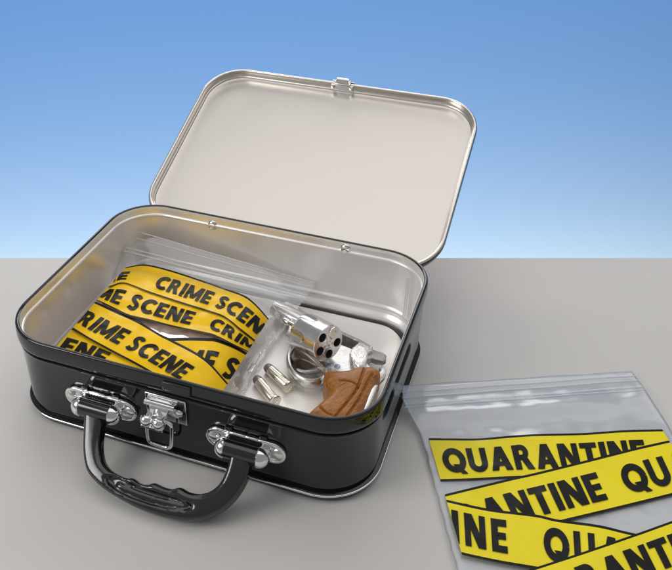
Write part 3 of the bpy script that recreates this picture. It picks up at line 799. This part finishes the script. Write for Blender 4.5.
# wooden grip
gr = [(324.6, 373), (329.8, 372.3), (340, 372.2), (349, 371.2), (355.8, 368.6), (364, 367.6), (374.4, 369), (380.4, 373.4), (379.3, 377), (374.6, 381.6), (371, 388), (368, 396), (364.4, 405), (360.5, 413), (355, 422), (345, 427), (330, 425.5), (316, 420.5), (308.5, 416), (309.5, 413), (316.4, 406.8), (324.6, 399.5), (330, 394), (330.4, 391.8), (327.5, 389), (324.6, 384.2), (323.5, 378.3)]
def gz2(x, y): return g2(x, y, .115)
def zz(x, y): return gz2(300+x/6.72, 350+y/6.72)
grv = [([zz(270, 232), zz(305, 233), zz(340, 240), zz(370, 253), zz(388, 270)], .0040, .0080),
       ([zz(440, 125), zz(425, 170), zz(405, 225), zz(388, 275), zz(362, 318), (zz(300, 395)), zz(262, 440), zz(235, 475)], .0044, .0085),
       ([zz(485, 180), zz(450, 240), zz(420, 310), zz(380, 375), zz(325, 455), zz(300, 490)], .0044, .0080),
       ([zz(132, 402), zz(150, 428), zz(185, 452), zz(230, 472)], .0038, .0075)]
go = [(p.x, p.y) for p in catmull([Vector((*gz2(*p), 0)) for p in gr+[gr[0]]], 3)][:-1]
grip = obj('grip', remesh(puff(go, .128-FZ-.004, .017, lev(FZ+.003), grooves=grv, step=.0052, dome=.004), .0018, 1), M['wood'], angle=180, **G)
q = zz(291, 350); bm = bmesh.new(); lathe(bm, (*q, .1245), (0, 0, 1), [(.0095, 0), (.0092, .003), (.007, .0045), (.0022, .0047), (.002, .0035), (0, .0035)], 20)
obj('grip_screw', bm, M['steel'], parent=grip, frame=CASE)
bs = [(381.5, 372.3), (382, 376), (377.5, 382), (373.8, 389), (370.5, 398), (367, 406), (362.5, 415)]
pts = [Vector((*g2(*p, .075), .078)) for p in bs]
bm = bmesh.new(); tube(bm, catmull(pts, 5), .010, 12, flat=(Vector((0, 0, 1)), 2.2))
obj('backstrap', bm, M['steel'], **G)

# ------------------------------------------------------------------ two cartridges on the floor plate
for (x0, y0), (x1, y1), lab in (((255.5, 377.5), (275.5, 402), 'nickel cartridge nearer the front wall, closest to the black case rim'),
                               ((266, 366), (289.5, 387.5), 'nickel cartridge nearer the trigger guard, behind the other one')):
    r = .0165; a, b = at(x0, y0, FZ+r), at(x1, y1, FZ+r); L = (b-a).length; d = (b-a).normalized()
    m = CASE @ Matrix.Translation(((a.x+b.x)/2*S, (a.y+b.y)/2*S, FZ*S))
    t = thing('cartridge', lab, 'cartridge', m, 'loose cartridges in the case')
    bm = bmesh.new(); lathe(bm, a, d, [(.0145, L*.20), (.0155, L*.21), (.0158, L-.014), (.0145, L-.010), (.0145, L-.007), (.0185, L-.006), (.0188, L-.001), (.0175, L), (.008, L), (.007, L-.002), (0, L-.0015)], 28)
    obj('casing', bm, M['brass'], parent=t, frame=CASE)
    bm = bmesh.new(); lathe(bm, a, d, [(0, 0), (.0075, .0008), (.0115, .004), (.0142, .012), (.0147, L*.22)], 24)
    obj('bullet_tip', bm, M['lead'], parent=t, frame=CASE)

# ------------------------------------------------------------------ camera
cam = bpy.data.cameras.new('camera'); co = bpy.data.objects.new('camera', cam); COL.objects.link(co)
co.location = (0, -CD*S, CH*S); co.rotation_euler = (radians(90)-PITCH, 0, 0)
cam.sensor_width = 36; cam.lens = F/672*36; cam.shift_x = (336-PPX)/672; cam.clip_start = .01; cam.clip_end = 100
sc.camera = co

# ------------------------------------------------------------------ studio softboxes, and lamps added to grade the backdrop
def area(name, loc, target, sx, sy, rad, col=(1, 1, 1)):
    l = bpy.data.lights.new(name, 'AREA'); l.shape = 'RECTANGLE'; l.size = sx*S; l.size_y = sy*S
    l.energy = rad*pi*sx*sy*S*S; l.color = col
    o = bpy.data.objects.new(name, l); COL.objects.link(o)
    o.location = Vector(loc)*S; o.rotation_euler = (Vector(target)-Vector(loc)).to_track_quat('-Z', 'Y').to_euler()
    return o
area('overhead_softbox', (.8, .5, 3.1), (.8, .45, 0), 5.2, 3.6, .72, (1, .97, .935))
area('rear_softbox', (.1, 4.2, 2.7), (0, 0, .2), 4.6, 1.7, 3.0, (1, .985, .97))
area('left_softbox', (-3.0, -1.15, 2.1), (-.3, -.1, .1), 1.6, 1.6, 5.2, (1, .98, .965))
area('added_gradient_lamp', (0, 1.7, -2.5), (0, BY, -1.0), 7, .5, 78.0, (1, .195, .042))  # unseen amber lamp, added to shape the backdrop gradient
area('added_backdrop_fill', (0, -.5, -2.2), (0, BY, -.4), 7, 1.2, 2.9, (.8, .97, 1))  # unseen lamp added below the table to lift the whole backdrop
w = bpy.data.worlds.new('World'); sc.world = w; w.use_nodes = True
w.node_tree.nodes['Background'].inputs['Color'].default_value = (.95, .97, 1, 1)
w.node_tree.nodes['Background'].inputs['Strength'].default_value = .22

vs = sc.view_settings; vs.view_transform = 'Standard'; vs.look = 'None'; vs.exposure = .14; vs.gamma = 1
sc.cycles.max_bounces = 12; sc.cycles.transparent_max_bounces = 24; sc.cycles.glossy_bounces = 8
